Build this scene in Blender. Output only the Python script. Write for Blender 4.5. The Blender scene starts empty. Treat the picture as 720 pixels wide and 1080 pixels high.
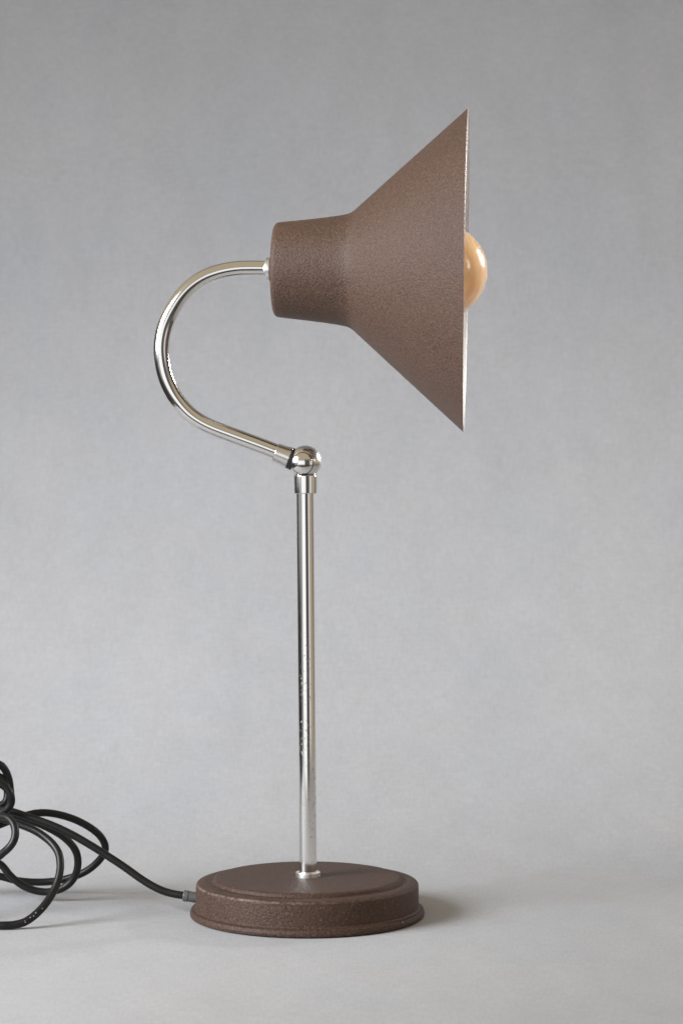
import bpy, bmesh, math, random
from mathutils import Vector, Matrix, Quaternion
random.seed(4)
S = bpy.context.scene
COL = S.collection
PI = math.pi

# ---------------------------------------------------------------- scale: metres, lamp axis at x = 0, y = 0
F, PW, PH = 2200.0, 720.0, 1080.0            # photograph's focal length and size in its own pixels
CX, CZ, DD = 0.02196, 0.2594, 1.342          # camera position (it looks along +y)
def P(px, py, y=0.0):
    """a point of the place at depth y (metres behind the lamp's axis)"""
    d = DD + y
    return Vector((CX + (px - 360.0) * d / F, y, CZ - (py - 540.0) * d / F))

# ---------------------------------------------------------------- node helpers
class NT:
    def __init__(self, tree):
        self.t = tree; self.n = tree.nodes; self.l = tree.links
    def new(self, kind, **kw):
        nd = self.n.new(kind)
        for k, v in kw.items():
            setattr(nd, k, v)
        return nd
    def link(self, a, b):
        self.l.new(a, b)
    def put(self, sock, v):
        if isinstance(v, bpy.types.NodeSocket): self.l.new(v, sock)
        else: sock.default_value = v
    def math(self, op, a, b=0.0, c=None, clamp=False):
        m = self.new('ShaderNodeMath', operation=op); m.use_clamp = clamp
        self.put(m.inputs[0], a); self.put(m.inputs[1], b)
        if c is not None: self.put(m.inputs[2], c)
        return m.outputs[0]
    def mix(self, f, a, b, blend='MIX'):
        m = self.new('ShaderNodeMix', data_type='RGBA', blend_type=blend)
        self.put(m.inputs[0], f); self.put(m.inputs[6], a); self.put(m.inputs[7], b)
        return m.outputs[2]
    def noise(self, vec, scale, detail=3.0, rough=0.55, dist=0.0):
        m = self.new('ShaderNodeTexNoise')
        if vec is not None: self.link(vec, m.inputs['Vector'])
        m.inputs['Scale'].default_value = scale; m.inputs['Detail'].default_value = detail
        m.inputs['Roughness'].default_value = rough; m.inputs['Distortion'].default_value = dist
        return m.outputs['Fac']
    def ramp(self, fac, stops, interp='LINEAR'):
        r = self.new('ShaderNodeValToRGB'); e = r.color_ramp; e.interpolation = interp
        while len(e.elements) < len(stops): e.elements.new(0.5)
        for el, (p, c) in zip(e.elements, stops):
            el.position = p
            el.color = (c, c, c, 1) if isinstance(c, (int, float)) else (*c, 1)
        self.link(fac, r.inputs[0]); return r.outputs[0]
    def coords(self, scale=(1, 1, 1)):
        tc = self.new('ShaderNodeTexCoord'); mp = self.new('ShaderNodeMapping')
        mp.inputs['Scale'].default_value = scale
        self.link(tc.outputs['Object'], mp.inputs['Vector']); return mp.outputs[0]
    def bump(self, h, strength, dist, normal=None):
        b = self.new('ShaderNodeBump'); b.inputs['Strength'].default_value = strength
        b.inputs['Distance'].default_value = dist; self.link(h, b.inputs['Height'])
        if normal is not None: self.link(normal, b.inputs['Normal'])
        return b.outputs[0]

def new_mat(name):
    m = bpy.data.materials.new(name); m.use_nodes = True
    nt = NT(m.node_tree); nt.n.clear()
    out = nt.new('ShaderNodeOutputMaterial'); b = nt.new('ShaderNodeBsdfPrincipled')
    nt.link(b.outputs[0], out.inputs[0]); return m, nt, b

def mat_simple(name, col, rough=0.4, metal=0.0, spec=0.5, bump_scale=None, bump_s=0.2):
    m, nt, b = new_mat(name)
    c = nt.coords()
    n = nt.noise(c, 420, 3)
    nt.put(b.inputs['Base Color'], nt.mix(nt.math('MULTIPLY', n, 0.25), (*col, 1), (*[v * 0.8 for v in col], 1)))
    b.inputs['Roughness'].default_value = rough; b.inputs['Metallic'].default_value = metal
    b.inputs['Specular IOR Level'].default_value = spec
    if bump_scale:
        nt.put(b.inputs['Normal'], nt.bump(nt.noise(c, bump_scale, 2), bump_s, 0.0003))
    return m

# brown crackle paint
def mat_paint(name, scale=860, bs=0.42, base=(0.124, 0.070, 0.047), lite=(0.235, 0.165, 0.128), dark=(0.058, 0.033, 0.023), wear=False, spec=0.38):
    m, nt, b = new_mat(name)
    c = nt.coords()
    n1 = nt.noise(c, scale, 3.0, 0.6, 0.6)
    vor = nt.new('ShaderNodeTexVoronoi', feature='SMOOTH_F1'); nt.link(c, vor.inputs['Vector'])
    vor.inputs['Scale'].default_value = scale * 1.15; vor.inputs['Smoothness'].default_value = 0.4
    big = nt.noise(c, 22, 3)
    fine = nt.ramp(n1, [(0.36, 0.0), (0.64, 1.0)])
    col = nt.mix(fine, (*dark, 1), (*base, 1))
    speck = nt.ramp(nt.noise(c, scale * 1.3, 2.0, 0.5), [(0.60, 0.0), (0.72, 1.0)])
    col = nt.mix(nt.math('MULTIPLY', speck, 0.55), col, (*lite, 1))
    col = nt.mix(nt.math('MULTIPLY', nt.ramp(big, [(0.35, 0.0), (0.7, 1.0)]), 0.16), col, (*[v * 1.25 for v in base], 1))
    if wear:                                        # rubbed top edge and chipped lip of the base
        tc = nt.new('ShaderNodeTexCoord'); sp = nt.new('ShaderNodeSeparateXYZ'); nt.link(tc.outputs['Object'], sp.inputs[0])
        rr = nt.math('SQRT', nt.math('ADD', nt.math('POWER', sp.outputs[0], 2.0), nt.math('POWER', sp.outputs[1], 2.0)))
        d = nt.math('SQRT', nt.math('ADD', nt.math('POWER', nt.math('SUBTRACT', rr, 0.0709), 2.0), nt.math('POWER', nt.math('SUBTRACT', sp.outputs[2], 0.0209), 2.0)))
        edge = nt.ramp(nt.math('MULTIPLY', d, 700.0, clamp=True), [(0.15, 1.0), (0.75, 0.0)])
        rub = nt.math('MULTIPLY', nt.ramp(nt.noise(c, 190, 5, 0.75), [(0.42, 0.0), (0.66, 1.0)]), nt.ramp(nt.math('MULTIPLY_ADD', sp.outputs[0], -6.0, 0.5), [(0.35, 0.12), (0.75, 1.0)]))
        lipz = nt.math('MULTIPLY', nt.math('LESS_THAN', sp.outputs[2], 0.0052), nt.ramp(nt.noise(c, 260, 2), [(0.71, 0.0), (0.75, 1.0)]))
        top = nt.math('MULTIPLY', nt.math('GREATER_THAN', sp.outputs[2], 0.0238), nt.ramp(nt.noise(nt.coords((0.25, 1.6, 1.0)), 300, 3, 0.6), [(0.68, 0.0), (0.76, 0.6)]))
        wm = nt.math('MAXIMUM', nt.math('MULTIPLY', edge, rub), nt.math('MAXIMUM', lipz, top))
        col = nt.mix(nt.math('MULTIPLY', wm, 0.6), col, (0.34, 0.27, 0.22, 1))
    nt.put(b.inputs['Base Color'], col)
    h = nt.math('ADD', nt.math('MULTIPLY', n1, 1.0), nt.math('MULTIPLY', vor.outputs['Distance'], -0.7))
    nt.put(b.inputs['Normal'], nt.bump(h, bs, 0.0007))
    nt.put(b.inputs['Roughness'], nt.ramp(n1, [(0.3, 0.48), (0.7, 0.66)]))
    b.inputs['Specular IOR Level'].default_value = spec
    return m

def mat_chrome(name, tint=(0.80, 0.79, 0.77), rough=0.075, pits=0.0, pit_z=None):
    m, nt, b = new_mat(name)
    c = nt.coords()
    b.inputs['Metallic'].default_value = 1.0
    col = (*tint, 1)
    r = nt.math('MULTIPLY_ADD', nt.noise(c, 160, 4), 0.07, rough - 0.02)
    if pits:
        st = nt.coords((1.0, 1.0, 0.45))
        p = nt.ramp(nt.noise(st, 900, 2.0, 0.6), [(0.61, 0.0), (0.66, 1.0)])
        patch = nt.ramp(nt.noise(nt.coords((1, 1, 0.35)), 90, 2.0), [(0.42, 0.0), (0.62, 1.0)])
        mask = nt.math('MULTIPLY', p, patch)
        if pit_z:
            sp = nt.new('ShaderNodeSeparateXYZ'); tc = nt.new('ShaderNodeTexCoord')
            nt.link(tc.outputs['Object'], sp.inputs[0])
            mr = nt.new('ShaderNodeMapRange'); nt.link(sp.outputs[2], mr.inputs[0])
            mr.inputs[1].default_value = pit_z[0]; mr.inputs[2].default_value = pit_z[1]
            mr.inputs[3].default_value = 1.0; mr.inputs[4].default_value = 0.04
            mask = nt.math('MULTIPLY', mask, mr.outputs[0])
        mask = nt.math('MULTIPLY', mask, pits, clamp=True)
        nt.put(b.inputs['Base Color'], nt.mix(mask, col, (0.22, 0.20, 0.18, 1)))
        r = nt.math('MULTIPLY_ADD', mask, 0.4, r)
        nt.put(b.inputs['Normal'], nt.bump(mask, 0.16, -0.0003))
    else:
        b.inputs['Base Color'].default_value = col
    nt.put(b.inputs['Roughness'], r)
    return m

def mat_paper(name):
    m, nt, b = new_mat(name)
    c = nt.coords()
    big = nt.noise(nt.coords((1.0, 1.0, 0.55)), 6.0, 4.0, 0.55, 0.4)          # uneven dye of the paper
    mid = nt.noise(nt.coords((1.6, 1.0, 0.7)), 24.0, 3.0, 0.5, 0.3)
    g1 = nt.noise(nt.coords((1.0, 0.16, 0.16)), 700, 2.0, 0.6)                # fibres one way
    g2 = nt.noise(nt.coords((0.16, 1.0, 1.0)), 700, 2.0, 0.6)                 # and across
    v = nt.math('MULTIPLY_ADD', nt.math('SUBTRACT', big, 0.5), 0.15, 1.0)
    v = nt.math('MULTIPLY_ADD', nt.math('SUBTRACT', mid, 0.5), 0.11, v)
    v = nt.math('MULTIPLY_ADD', nt.math('SUBTRACT', g1, 0.5), 0.26, v)
    v = nt.math('MULTIPLY_ADD', nt.math('SUBTRACT', g2, 0.5), 0.26, v)
    hue = nt.mix(nt.ramp(nt.noise(c, 9.0, 3.0), [(0.35, 0.0), (0.65, 1.0)]), (0.412, 0.410, 0.425, 1), (0.403, 0.408, 0.431, 1))
    cm = nt.new('ShaderNodeVectorMath', operation='SCALE')
    nt.link(hue, cm.inputs[0]); nt.link(v, cm.inputs['Scale'])
    nt.put(b.inputs['Base Color'], cm.outputs[0])
    b.inputs['Roughness'].default_value = 0.85; b.inputs['Specular IOR Level'].default_value = 0.2
    # soft creases and a weak tooth
    cr = nt.noise(nt.coords((1.5, 0.7, 0.6)), 14.0, 2.0, 0.4, 0.6)
    n = nt.bump(cr, 0.10, 0.006)
    n = nt.bump(g1, 0.12, 0.0002, n)
    nt.put(b.inputs['Normal'], n)
    return m

def mat_cord(name):
    m, nt, b = new_mat(name)
    c = nt.coords()
    n = nt.noise(c, 300, 3)
    nt.put(b.inputs['Base Color'], nt.mix(n, (0.004, 0.0036, 0.0036, 1), (0.009, 0.0082, 0.008, 1)))
    nt.put(b.inputs['Roughness'], nt.math('MULTIPLY_ADD', n, 0.2, 0.32))
    b.inputs['Specular IOR Level'].default_value = 0.36
    nt.put(b.inputs['Normal'], nt.bump(nt.noise(c, 180, 2), 0.08, 0.0006))
    return m

def mat_bulb(name):
    m, nt, b = new_mat(name)
    c = nt.coords()
    n = nt.noise(c, 60, 3, 0.5, 0.5)
    nt.put(b.inputs['Base Color'], nt.mix(n, (0.985, 0.54, 0.285, 1), (0.99, 0.64, 0.38, 1)))
    b.inputs['Subsurface Weight'].default_value = 0.55
    b.inputs['Subsurface Radius'].default_value = (0.012, 0.006, 0.003)
    b.inputs['Subsurface Scale'].default_value = 1.0
    b.inputs['Roughness'].default_value = 0.14
    b.inputs['Transmission Weight'].default_value = 0.40; b.inputs['IOR'].default_value = 1.45
    b.inputs['Coat Weight'].default_value = 0.8; b.inputs['Coat Roughness'].default_value = 0.03
    return m

M = dict(
    paint=mat_paint('brown crackle paint'),
    paint_base=mat_paint('brown crackle paint coarse', 700, 0.5, (0.074, 0.040, 0.028), (0.20, 0.135, 0.105), (0.036, 0.020, 0.014), True, 0.26),
    chrome=mat_chrome('chrome plate', rough=0.11),
    chrome_pole=mat_chrome('pitted chrome', pits=1.0, pit_z=(0.13, 0.19)),
    steel=mat_chrome('dull nickel', (0.74, 0.72, 0.69), 0.25),
    collar=mat_chrome('bright zinc', (0.80, 0.80, 0.79), 0.34),
    black=mat_simple('black rubber', (0.012, 0.011, 0.011), 0.45),
    white=mat_simple('white enamel', (0.58, 0.565, 0.55), 0.42),
    bake=mat_simple('black phenolic', (0.02, 0.018, 0.016), 0.3),
    brass=mat_simple('brass', (0.75, 0.58, 0.30), 0.25, 1.0),
    ferrule=mat_simple('grey sleeve', (0.13, 0.13, 0.125), 0.42, 0.35, 0.5, 500, 0.2),
    worn=mat_simple('worn paint edge', (0.15, 0.10, 0.082), 0.45),
    print=mat_simple('white ink', (0.62, 0.61, 0.60), 0.5),
    cord=mat_cord('black flex'), bulb=mat_bulb('amber glass'), paper=mat_paper('grey paper'))

# ---------------------------------------------------------------- mesh helpers
def link(name, bm, mat, parent=None, sharp=38):
    me = bpy.data.meshes.new(name)
    bmesh.ops.recalc_face_normals(bm, faces=bm.faces[:])
    bm.to_mesh(me); bm.free()
    for p in me.polygons: p.use_smooth = True
    me.set_sharp_from_angle(angle=math.radians(sharp))
    me.materials.append(mat)
    o = bpy.data.objects.new(name, me); COL.objects.link(o)
    if parent is not None: o.parent = parent
    return o

def rounded(prof):
    """profile of (r, t[, corner radius]) -> list of (r, t) with those corners rounded"""
    out = []
    n = len(prof)
    for i, p in enumerate(prof):
        rad = p[2] if len(p) > 2 else 0
        a = Vector(p[:2])
        if rad <= 0 or i == 0 or i == n - 1:
            out.append(tuple(a)); continue
        d0 = Vector(prof[i-1][:2]) - a; d1 = Vector(prof[i+1][:2]) - a
        u0, u1 = d0.normalized(), d1.normalized()
        ang = u0.angle(u1)
        cut = min(rad / math.tan(ang / 2), d0.length * .49, d1.length * .49)
        p0, p1 = a + u0 * cut, a + u1 * cut
        k = 7
        for j in range(k + 1):
            t = j / k
            q = p0 * (1-t)**2 + a * 2*t*(1-t) + p1 * t*t
            out.append((q.x, q.y))
    return out

def lathe(prof, mtx=Matrix(), seg=96, bm=None):
    bm = bm or bmesh.new()
    prof = rounded(prof)
    rings = []
    for r, t in prof:
        if r < 1e-7:
            rings.append([bm.verts.new(mtx @ Vector((0, 0, t)))])
        else:
            rings.append([bm.verts.new(mtx @ Vector((r*math.cos(2*PI*k/seg), r*math.sin(2*PI*k/seg), t))) for k in range(seg)])
    for a, b in zip(rings, rings[1:]):
        if len(a) == 1 and len(b) == 1: continue
        for k in range(seg):
            k2 = (k + 1) % seg
            if len(a) == 1: bm.faces.new((a[0], b[k], b[k2]))
            elif len(b) == 1: bm.faces.new((a[k], b[0], a[k2]))
            else: bm.faces.new((a[k], b[k], b[k2], a[k2]))
    return bm

def frame(origin, axis):
    z = axis.normalized()
    q = Vector((0, 0, 1)).rotation_difference(z)
    return Matrix.Translation(origin) @ q.to_matrix().to_4x4()

def catmull(pts, per=10):
    out = []
    n = len(pts)
    for i in range(n - 1):
        p0 = pts[i-1] if i > 0 else pts[0]*2 - pts[1]
        p1, p2 = pts[i], pts[i+1]
        p3 = pts[i+2] if i+2 < n else pts[-1]*2 - pts[-2]
        t0 = 0.0; t1 = t0 + max((p1-p0).length, 1e-6)**.5; t2 = t1 + max((p2-p1).length, 1e-6)**.5; t3 = t2 + max((p3-p2).length, 1e-6)**.5
        for j in range(per):
            t = t1 + (t2-t1)*j/per
            a1 = p0*((t1-t)/(t1-t0)) + p1*((t-t0)/(t1-t0))
            a2 = p1*((t2-t)/(t2-t1)) + p2*((t-t1)/(t2-t1))
            a3 = p2*((t3-t)/(t3-t2)) + p3*((t-t2)/(t3-t2))
            b1 = a1*((t2-t)/(t2-t0)) + a2*((t-t0)/(t2-t0))
            b2 = a2*((t3-t)/(t3-t1)) + a3*((t-t1)/(t3-t1))
            out.append(b1*((t2-t)/(t2-t1)) + b2*((t-t1)/(t2-t1)))
    out.append(pts[-1].copy())
    return out

def smooth(pts, it=3):
    for _ in range(it):
        pts = [pts[0]] + [pts[i-1]*.25 + pts[i]*.5 + pts[i+1]*.25 for i in range(1, len(pts)-1)] + [pts[-1]]
    return pts

def frames(path):
    t = [(path[min(i+1, len(path)-1)] - path[max(i-1, 0)]).normalized() for i in range(len(path))]
    n = t[0].orthogonal().normalized(); fr = []
    for i in range(len(path)):
        if i:
            q = t[i-1].rotation_difference(t[i]); n = q @ n
            n = (n - t[i]*n.dot(t[i])).normalized()
        fr.append((path[i], t[i], n, t[i].cross(n)))
    return fr

def tube(path, r, seg=24, bm=None):
    bm = bm or bmesh.new(); rings = []
    for p, t, n, b in frames(path):
        rings.append([bm.verts.new(p + (n*math.cos(2*PI*k/seg) + b*math.sin(2*PI*k/seg))*r) for k in range(seg)])
    for a, c in zip(rings, rings[1:]):
        for k in range(seg):
            bm.faces.new((a[k], a[(k+1) % seg], c[(k+1) % seg], c[k]))
    bm.faces.new(rings[0][::-1]); bm.faces.new(rings[-1])
    return bm

# ---------------------------------------------------------------- the setting: one sheet of paper, floor sweeping up to the wall
def backdrop():
    bm = bmesh.new()
    x0, x1 = -0.60, 0.86
    y_front, y_b, R = -0.62, 0.13, 0.52
    prof = []
    for i in range(22): prof.append((y_front + (y_b - y_front)*i/21, 0.0))
    for i in range(1, 25):
        a = (PI/2)*i/24
        prof.append((y_b + R*math.sin(a), R - R*math.cos(a)))
    for i in range(1, 24): prof.append((y_b + R + 0.012*i/23, R + 1.25*i/23))
    nx = 60; rows = []
    for j, (y, z) in enumerate(prof):
        rows.append([bm.verts.new((x0 + (x1-x0)*i/nx, y, z)) for i in range(nx+1)])
    for a, b in zip(rows, rows[1:]):
        for i in range(nx): bm.faces.new((a[i], a[i+1], b[i+1], b[i]))
    o = link('backdrop', bm, M['paper'], None, 180)
    o['kind'] = 'structure'
    o['label'] = 'seamless mottled grey paper sheet under and behind the lamp'
    o['category'] = 'backdrop'
    return o
backdrop()

# ---------------------------------------------------------------- the lamp
lamp = bpy.data.objects.new('desk_lamp', None); COL.objects.link(lamp)
lamp.empty_display_size = 0.05
lamp['label'] = 'brown crackle painted desk lamp with cone shade on a curved chrome arm and round base'
lamp['category'] = 'desk lamp'
mm = 0.001
def L(prof): return [tuple(v*mm for v in p) for p in prof]

# round base: rolled lip at the bottom, drum, shallow step, raised disc
link('base', lathe(L([(0, 0.6), (72.5, 0.6), (75.0, 0.6, 1.2), (75.3, 2.6, 1.5), (74.6, 4.9, 1.4), (72.6, 5.3, .5), (71.6, 6.2, .8),
     (71.4, 21.6, 2.6), (66.5, 22.4, .5), (61.0, 22.2, .5), (60.2, 24.2, 1.0), (58.4, 24.9, 1.2), (20, 24.9), (0, 24.9)]), seg=160),
     M['paint_base'], lamp, 30)

# pole, leaning a hair, with its foot ring
pb, pt = P(324.8, 927), P(321.4, 505)
pb.z = 0.0249
link('pole', lathe(L([(0, 0), (5.7, 0), (5.7, (pt-pb).length/mm), (0, (pt-pb).length/mm)]), frame(pb, pt-pb), 48), M['chrome_pole'], lamp)
link('pole_collar', lathe(L([(5.75, 0), (7.9, 0), (7.9, 3.2, .7), (5.75, 3.3)]), frame(pb, pt-pb), 160), M['collar'], lamp)

# knuckle joint
jc = P(321.9, 487)
axp = (pt-pb).normalized()
bm = bmesh.new()
bmesh.ops.create_uvsphere(bm, u_segments=48, v_segments=32, radius=10.5*mm, matrix=Matrix.Translation(jc))
joint = link('joint', bm, M['steel'], lamp)
link('joint_collar', lathe(L([(5.8, -20.6), (7.5, -20.6, .5), (7.6, -9.2, .8), (6.6, -7.2), (0, -7.2)]), frame(jc, axp), 64), M['chrome'], joint)
sc = P(319.6, 489.4)
ax_s = Vector((-0.10, -1.0, -0.05)).normalized()
link('joint_screw', lathe(L([(0, 11.7), (2.4, 11.5), (4.3, 10.95), (5.8, 10.2), (6.75, 9.5, .25), (6.75, 5.0), (0, 5.0)]), frame(jc + (sc-jc)*0.55, ax_s), 48), M['chrome'], joint)

link('screw_gap_shade', lathe(L([(6.8, 8.95), (7.15, 8.6), (7.15, 5.0), (6.8, 5.0)]), frame(jc + (sc-jc)*0.55, ax_s), 48), M['black'], joint)  # black ring added to draw the shaded gap around the screw head

# curved arm
arm_px = [(287.0, 283.6), (279.4, 283.3), (263.9, 283.2), (253, 283.4), (242.5, 284.6), (230, 287.3), (218.0, 291.6), (207.5, 297.6), (198.2, 305.2), (190, 314.5),
          (183.2, 325.0), (177.4, 336.0), (173.0, 347.5), (170.6, 360), (170.2, 372), (171.6, 384), (174.2, 396), (178.4, 407),
          (184.2, 418), (191.5, 428), (200.2, 437.2), (210.0, 444.2), (221, 450.0), (233, 454.8), (252, 461.8), (271.7, 469.0), (291, 476.4), (300, 480)]
ctrl = [P(x, y) for x, y in arm_px]
path = smooth(catmull(ctrl, 24), 126)
link('arm', tube(path, 5.1*mm, 112), M['chrome'], lamp)
a0, a1 = P(290.2, 477.0), P(305.2, 483.0)
adir = (a1-a0).normalized(); al = (a1-a0).length/mm
link('arm_collar', lathe(L([(4.9, 0), (6.1, 0, .5), (6.5, al*.55), (7.2, al, .4), (0, al)]), frame(a0, adir), 64), M['steel'], lamp)
link('joint_washer', lathe(L([(0, 0), (6.9, 0, .4), (7.1, 3.6, .4), (0, 3.6)]), frame(a1 - adir*0.2*mm, adir), 64), M['black'], lamp)

# shade
so = P(288.6, 284.6)
psi, th = math.radians(4.02), math.radians(0.95)
sax = Vector((math.cos(psi)*math.cos(th), -math.sin(psi)*math.cos(th), -math.sin(th)))
SF = frame(so, sax)
outer = [(0, 0), (22, 0.0), (30.0, 0.6, 3.8), (30.9, 8), (32.1, 20), (33.6, 33), (34.9, 42), (36.0, 47.6), (37.2, 50.2), (38.8, 52.4), (41.2, 54.9), (102.6, 123.2)]
inner = [(102.2, 123.5), (101.6, 123.2), (40.4, 55.1), (38.0, 52.7), (36.4, 50.4), (35.2, 47.8), (34.1, 42), (32.8, 33), (31.3, 20), (30.1, 8), (28.6, 1.6), (0, 1.4)]
shade = link('lamp_shade', lathe(L(outer + inner), SF, 192), M['paint'], lamp, 30)
shade.data.materials.append(M['worn'])
for p in shade.data.polygons:
    tl = (SF.inverted() @ p.center)
    if tl.z > 0.12322: p.material_index = 1
lin = [(101.35, 123.0), (40.0, 55.3), (37.6, 52.9), (36.0, 50.6), (34.8, 48.0), (33.7, 42), (32.4, 33), (30.9, 20), (29.7, 8), (28.2, 2.2), (20.0, 2.0)]
link('shade_lining', lathe(L(lin), SF, 192), M['white'], shade)
link('shade_nut', lathe(L([(4.9, -6.4), (5.5, -6.2, .3), (6.2, -5.0, .5), (7.7, -4.6, .4), (7.9, -2.2, .4), (6.4, -1.9, .3), (6.4, -0.1), (4.9, -0.1)]), SF, 64), M['collar'], lamp)
link('bulb_socket', lathe(L([(0, 1.8), (17, 1.8), (19, 6, 1), (19, 40, 1), (20.5, 41, .6), (20.5, 48, 1), (16, 48.5, .5), (15, 44), (0, 44)]), SF, 64), M['bake'], lamp)
gl = [(0, 137.2)]
for i in range(1, 22):
    a = math.radians(i*6.0)
    gl.append((30.2*math.sin(a), 107.0 + 30.2*math.cos(a)))
gl += [(20.6, 80.0), (17.2, 70.5), (14.8, 62), (13.4, 56), (13.0, 54.0)]
gi = [(max(r - 0.9*(r/30.0)**.5, 0), 107.0 + (t-107.0)*0.97 if t > 107 else t) for r, t in gl]
gl += [(12.2, 54.0)] + gi[::-1]                       # a hollow shell of glass
bulb = link('bulb', lathe(L(gl), SF, 96), M['bulb'], lamp)
cap = [(13.3, 56.0)]
for i in range(9): cap += [(13.5, 54.5 - i*1.2), (12.6, 53.9 - i*1.2)]
cap += [(11.0, 42.0), (5, 39.5), (0, 39.5)]
link('bulb_cap', lathe(L(cap), SF, 64), M['brass'], bulb)

# flex: sleeve at the base, then one continuous cord through its loops
f0, f1 = P(208.0, 946.8, 0.002), P(193.2, 944.4, 0.002)
fl = (f1-f0).length/mm
link('cord_sleeve', lathe(L([(0, 0), (3.4, 0), (3.4, fl*.62, .4), (3.7, fl*.66, .2), (3.6, fl, .7), (0, fl)]), frame(f0, f1-f0), 40), M['ferrule'], lamp)
RC = 2.5*mm
cord_px = [  # x, y in the photograph, depth in mm
 (205, 946.2, 2), (193, 944.4, 2), (181, 942.3, 3), (168, 938, 4), (151, 928.4, 6), (132, 914.8, 8), (111, 901, 10), (90, 888, 12), (70, 877, 14), (50, 868.3, 16), (30, 861.5, 18), (10, 855, 20),
 (-12, 851, 22), (-42, 852, 30), (-72, 872, 45), (-74, 900, 60), (-42, 917, 70),
 (0, 924, 74), (18, 928.8, 74), (46, 930.4, 74), (70, 927, 72), (91.7, 918.6, 68), (106, 906, 64), (111.6, 894.6, 60), (105.5, 881, 56), (84, 866.4, 52), (60, 858.6, 48), (42, 857.2, 44), (24, 861, 38), (5, 868, 30),
 (-30, 884, 10), (-58, 914, -10), (-62, 948, -30), (-38, 972, -42),
 (0, 981.6, -47), (12, 979.4, -46), (27.5, 972.0, -44), (45, 957.5, -38), (57.2, 939, -30), (63.6, 919, -24), (62.8, 902, -18), (57.0, 891.5, -13), (47.6, 882.8, -8), (35.6, 875.3, -3), (20, 869, 2), (4, 864, 8),
 (-26, 860, 14), (-56, 868, 24), (-66, 890, 34), (-36, 902, 40),
 (0, 910.5, 46), (11, 923.5, 46), (26.5, 935.4, 46), (46, 940.8, 46), (63, 938.2, 45), (75.5, 930, 44), (82.2, 915, 42), (80.4, 897.6, 39), (68, 883.2, 36), (48, 871.6, 32), (24, 862.5, 30),
 (-10, 856, 24), (-40, 866, 10), (-46, 890, -4), (-22, 908, -12),
 (-3, 904.6, -16), (4, 899.2, -18), (10, 893.8, -20), (15.0, 886.4, -20), (16.6, 877.6, -18), (14.6, 868.8, -15), (8, 862.2, -10), (0, 861, -5),
 (-22, 858, 0), (-46, 842, 8), (-44, 816, 14), (-22, 802, 18),
 (0, 806.2, 22), (6, 812.4, 24), (9.8, 822.6, 26), (11.2, 833, 27), (11.6, 844, 28), (5, 855, 27),
 (-14, 860, 22), (-36, 850, 16), (-38, 830, 12), (-20, 820, 9),
 (-2, 825.6, 8), (6.4, 830.6, 8), (11.4, 838, 8), (12.2, 846.4, 9), (8.6, 853, 10), (-2, 858, 14), (-30, 856, 18), (-42, 838, 21), (-24, 817, 24), (-2, 818.4, 25), (5, 823.4, 25), (8.2, 833, 24), (6.4, 846, 22), (-6, 853, 22),
 (-40, 890, 40), (-90, 935, 80), (-160, 943, 100), (-240, 936, 110), (-380, 932, 118)]
cp = []
for x, y, d in cord_px:
    q = P(x, y, d*mm); q.z = max(q.z, RC + 0.0002); cp.append(q)
cpath = smooth(catmull(cp, 12), 10)
for q in cpath: q.z = max(q.z, RC + 0.0002)
cord = link('power_cord', tube(cpath, RC, 16), M['cord'], lamp)

# worn white print on the near loop
bm = bmesh.new()
fr = frames(cpath)
near = [i for i, (p, t, n, b) in enumerate(fr) if p.y < -0.036 and P(20, 0, p.y).x < p.x < P(46, 0, p.y).x]
view = lambda p: (Vector((CX, -DD, CZ)) - p).normalized()
for i in near[::2]:
    if random.random() < 0.3: continue
    p, t, n, b = fr[i]
    v = view(p); up = (v - t*v.dot(t)).normalized(); side = t.cross(up)
    for _ in range(2):
        a = random.uniform(-0.42, 0.10); h = random.uniform(0.05, 0.16); w = random.uniform(0.12, 0.35)*mm
        ring = []
        for lay in (-0.12*mm, 0.05*mm):
            for aa, ss in ((a, -w), (a+h, -w), (a+h, w), (a, w)):
                ring.append(bm.verts.new(p + t*ss + (up*math.cos(aa) + side*math.sin(aa))*(RC + lay)))
        for f in ((4, 5, 6, 7), (3, 2, 1, 0), (0, 1, 5, 4), (1, 2, 6, 5), (2, 3, 7, 6), (3, 0, 4, 7)):
            bm.faces.new([ring[k] for k in f])
link('cord_marking', bm, M['print'], cord)

# ---------------------------------------------------------------- light: a window on the left, a smaller one in front on the right, the room's own fill
def area(name, loc, target, sx, sy, power, col):
    l = bpy.data.lights.new(name, 'AREA'); l.shape = 'RECTANGLE'; l.size = sx; l.size_y = sy
    l.energy = power; l.color = col
    o = bpy.data.objects.new(name, l); COL.objects.link(o)
    o.location = loc
    o.rotation_euler = (Vector(target) - Vector(loc)).to_track_quat('-Z', 'Y').to_euler()
    return o
wl = area('window_light', (-1.70, -0.90, 0.92), (0.26, 0.26, -0.10), 1.1, 0.95, 11.6, (0.905, 0.95, 1.0))
wl.data.spread = math.radians(58)
area('second_window_light', (1.55, -0.55, 0.72), (0.1, 0, 0.4), 0.25, 0.45, 1.5, (1.0, 0.97, 0.93))
fl_ = area('far_window_light', (1.30, 0.86, 0.98), (0.13, 0, 0.55), 0.22, 0.55, 2.0, (1.0, 0.98, 0.95))
fl_.data.spread = math.radians(21)

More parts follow.
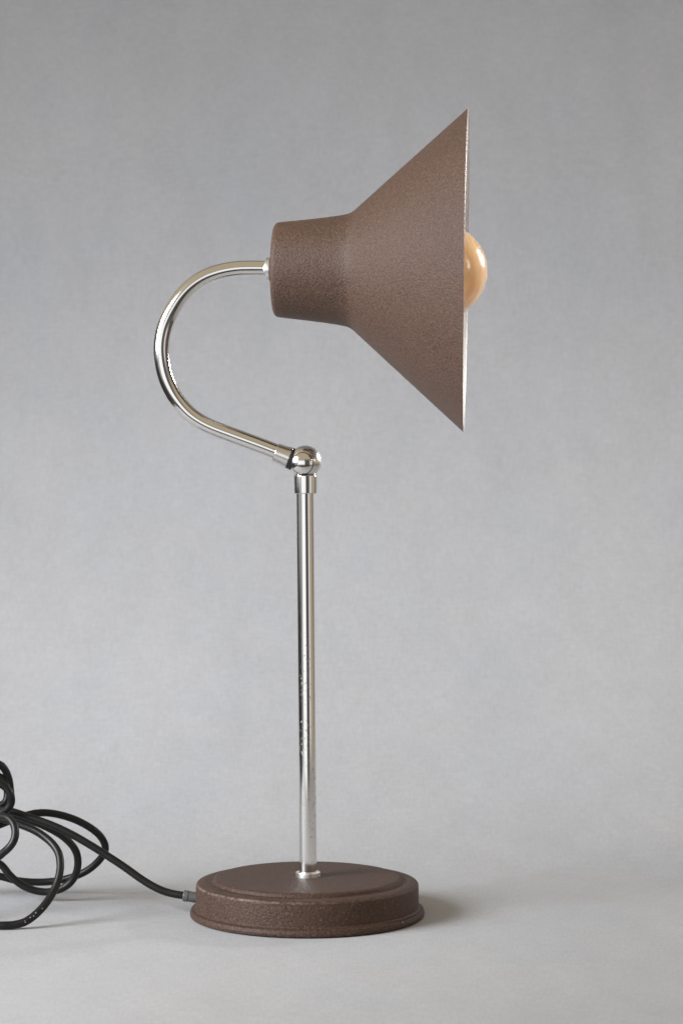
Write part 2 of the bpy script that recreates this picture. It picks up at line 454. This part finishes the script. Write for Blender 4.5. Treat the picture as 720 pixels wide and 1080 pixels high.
w = bpy.data.worlds.new('World'); S.world = w; w.use_nodes = True
nt = NT(w.node_tree); nt.n.clear()
out = nt.new('ShaderNodeOutputWorld'); bg = nt.new('ShaderNodeBackground'); nt.link(bg.outputs[0], out.inputs[0])
tc = nt.new('ShaderNodeTexCoord'); sp = nt.new('ShaderNodeSeparateXYZ'); nt.link(tc.outputs['Generated'], sp.inputs[0])
az = nt.math('ARCTAN2', sp.outputs[0], nt.math('MULTIPLY', sp.outputs[1], -1.0))
azn = nt.math('MULTIPLY_ADD', az, 1/(2*PI), 0.5)
def ap(deg): return deg/360 + 0.5
walls = nt.ramp(azn, [(0.0, .22), (ap(-130), .20), (ap(-121), .04), (ap(-105), .04), (ap(-98), .24), (ap(-42), .40), (ap(-35), 1.25), (ap(1), 1.15), (ap(6), .06),
                      (ap(38), .13), (ap(43), .85), (ap(56), .75), (ap(61), (.46, .36, .25)), (ap(100), (.42, .34, .25)), (ap(108), (.14, .10, .08)), (ap(124), .22), (1.0, .22)])
el = nt.math('MULTIPLY_ADD', sp.outputs[2], 0.5, 0.5)
band = nt.ramp(el, [(0.37, 0.0), (0.40, 1.0), (0.585, 1.0), (0.62, 0.0)])      # the windows' height
up = nt.ramp(el, [(0.64, 0.0), (0.72, 1.0)])
dn = nt.ramp(el, [(0.36, 1.0), (0.44, 0.0)])
side = nt.mix(0.78, walls, (.13, .120, .120, 1))
colr = nt.mix(band, side, walls)
colr = nt.mix(up, colr, (.47, .395, .275, 1))
colr = nt.mix(dn, colr, (.06, .047, .036, 1))
lm = nt.math('MULTIPLY', nt.ramp(azn, [(ap(-126), 0.0), (ap(-119), 1.0), (ap(-66), 1.0), (ap(-58), 0.0)]), nt.ramp(el, [(0.472, 1.0), (0.49, 0.0)]))
colr = nt.mix(lm, colr, (.035, .033, .035, 1))                                   # dark furniture low on the left
nt.link(colr, bg.inputs[0]); bg.inputs[1].default_value = 1.0

# ---------------------------------------------------------------- camera
cd = bpy.data.cameras.new('camera'); cam = bpy.data.objects.new('camera', cd); COL.objects.link(cam)
cam.location = (CX, -DD, CZ); cam.rotation_euler = (PI/2, 0, 0)
cd.sensor_fit = 'VERTICAL'; cd.sensor_height = 36.0; cd.sensor_width = 24.0
cd.lens = F/PH*36.0; cd.clip_start = 0.05; cd.clip_end = 50
cd.dof.use_dof = True; cd.dof.focus_distance = DD - 0.03; cd.dof.aperture_fstop = 11
S.camera = cam
S.view_settings.view_transform = 'Standard'; S.view_settings.look = 'None'
S.view_settings.exposure = 0.0; S.view_settings.gamma = 1.0
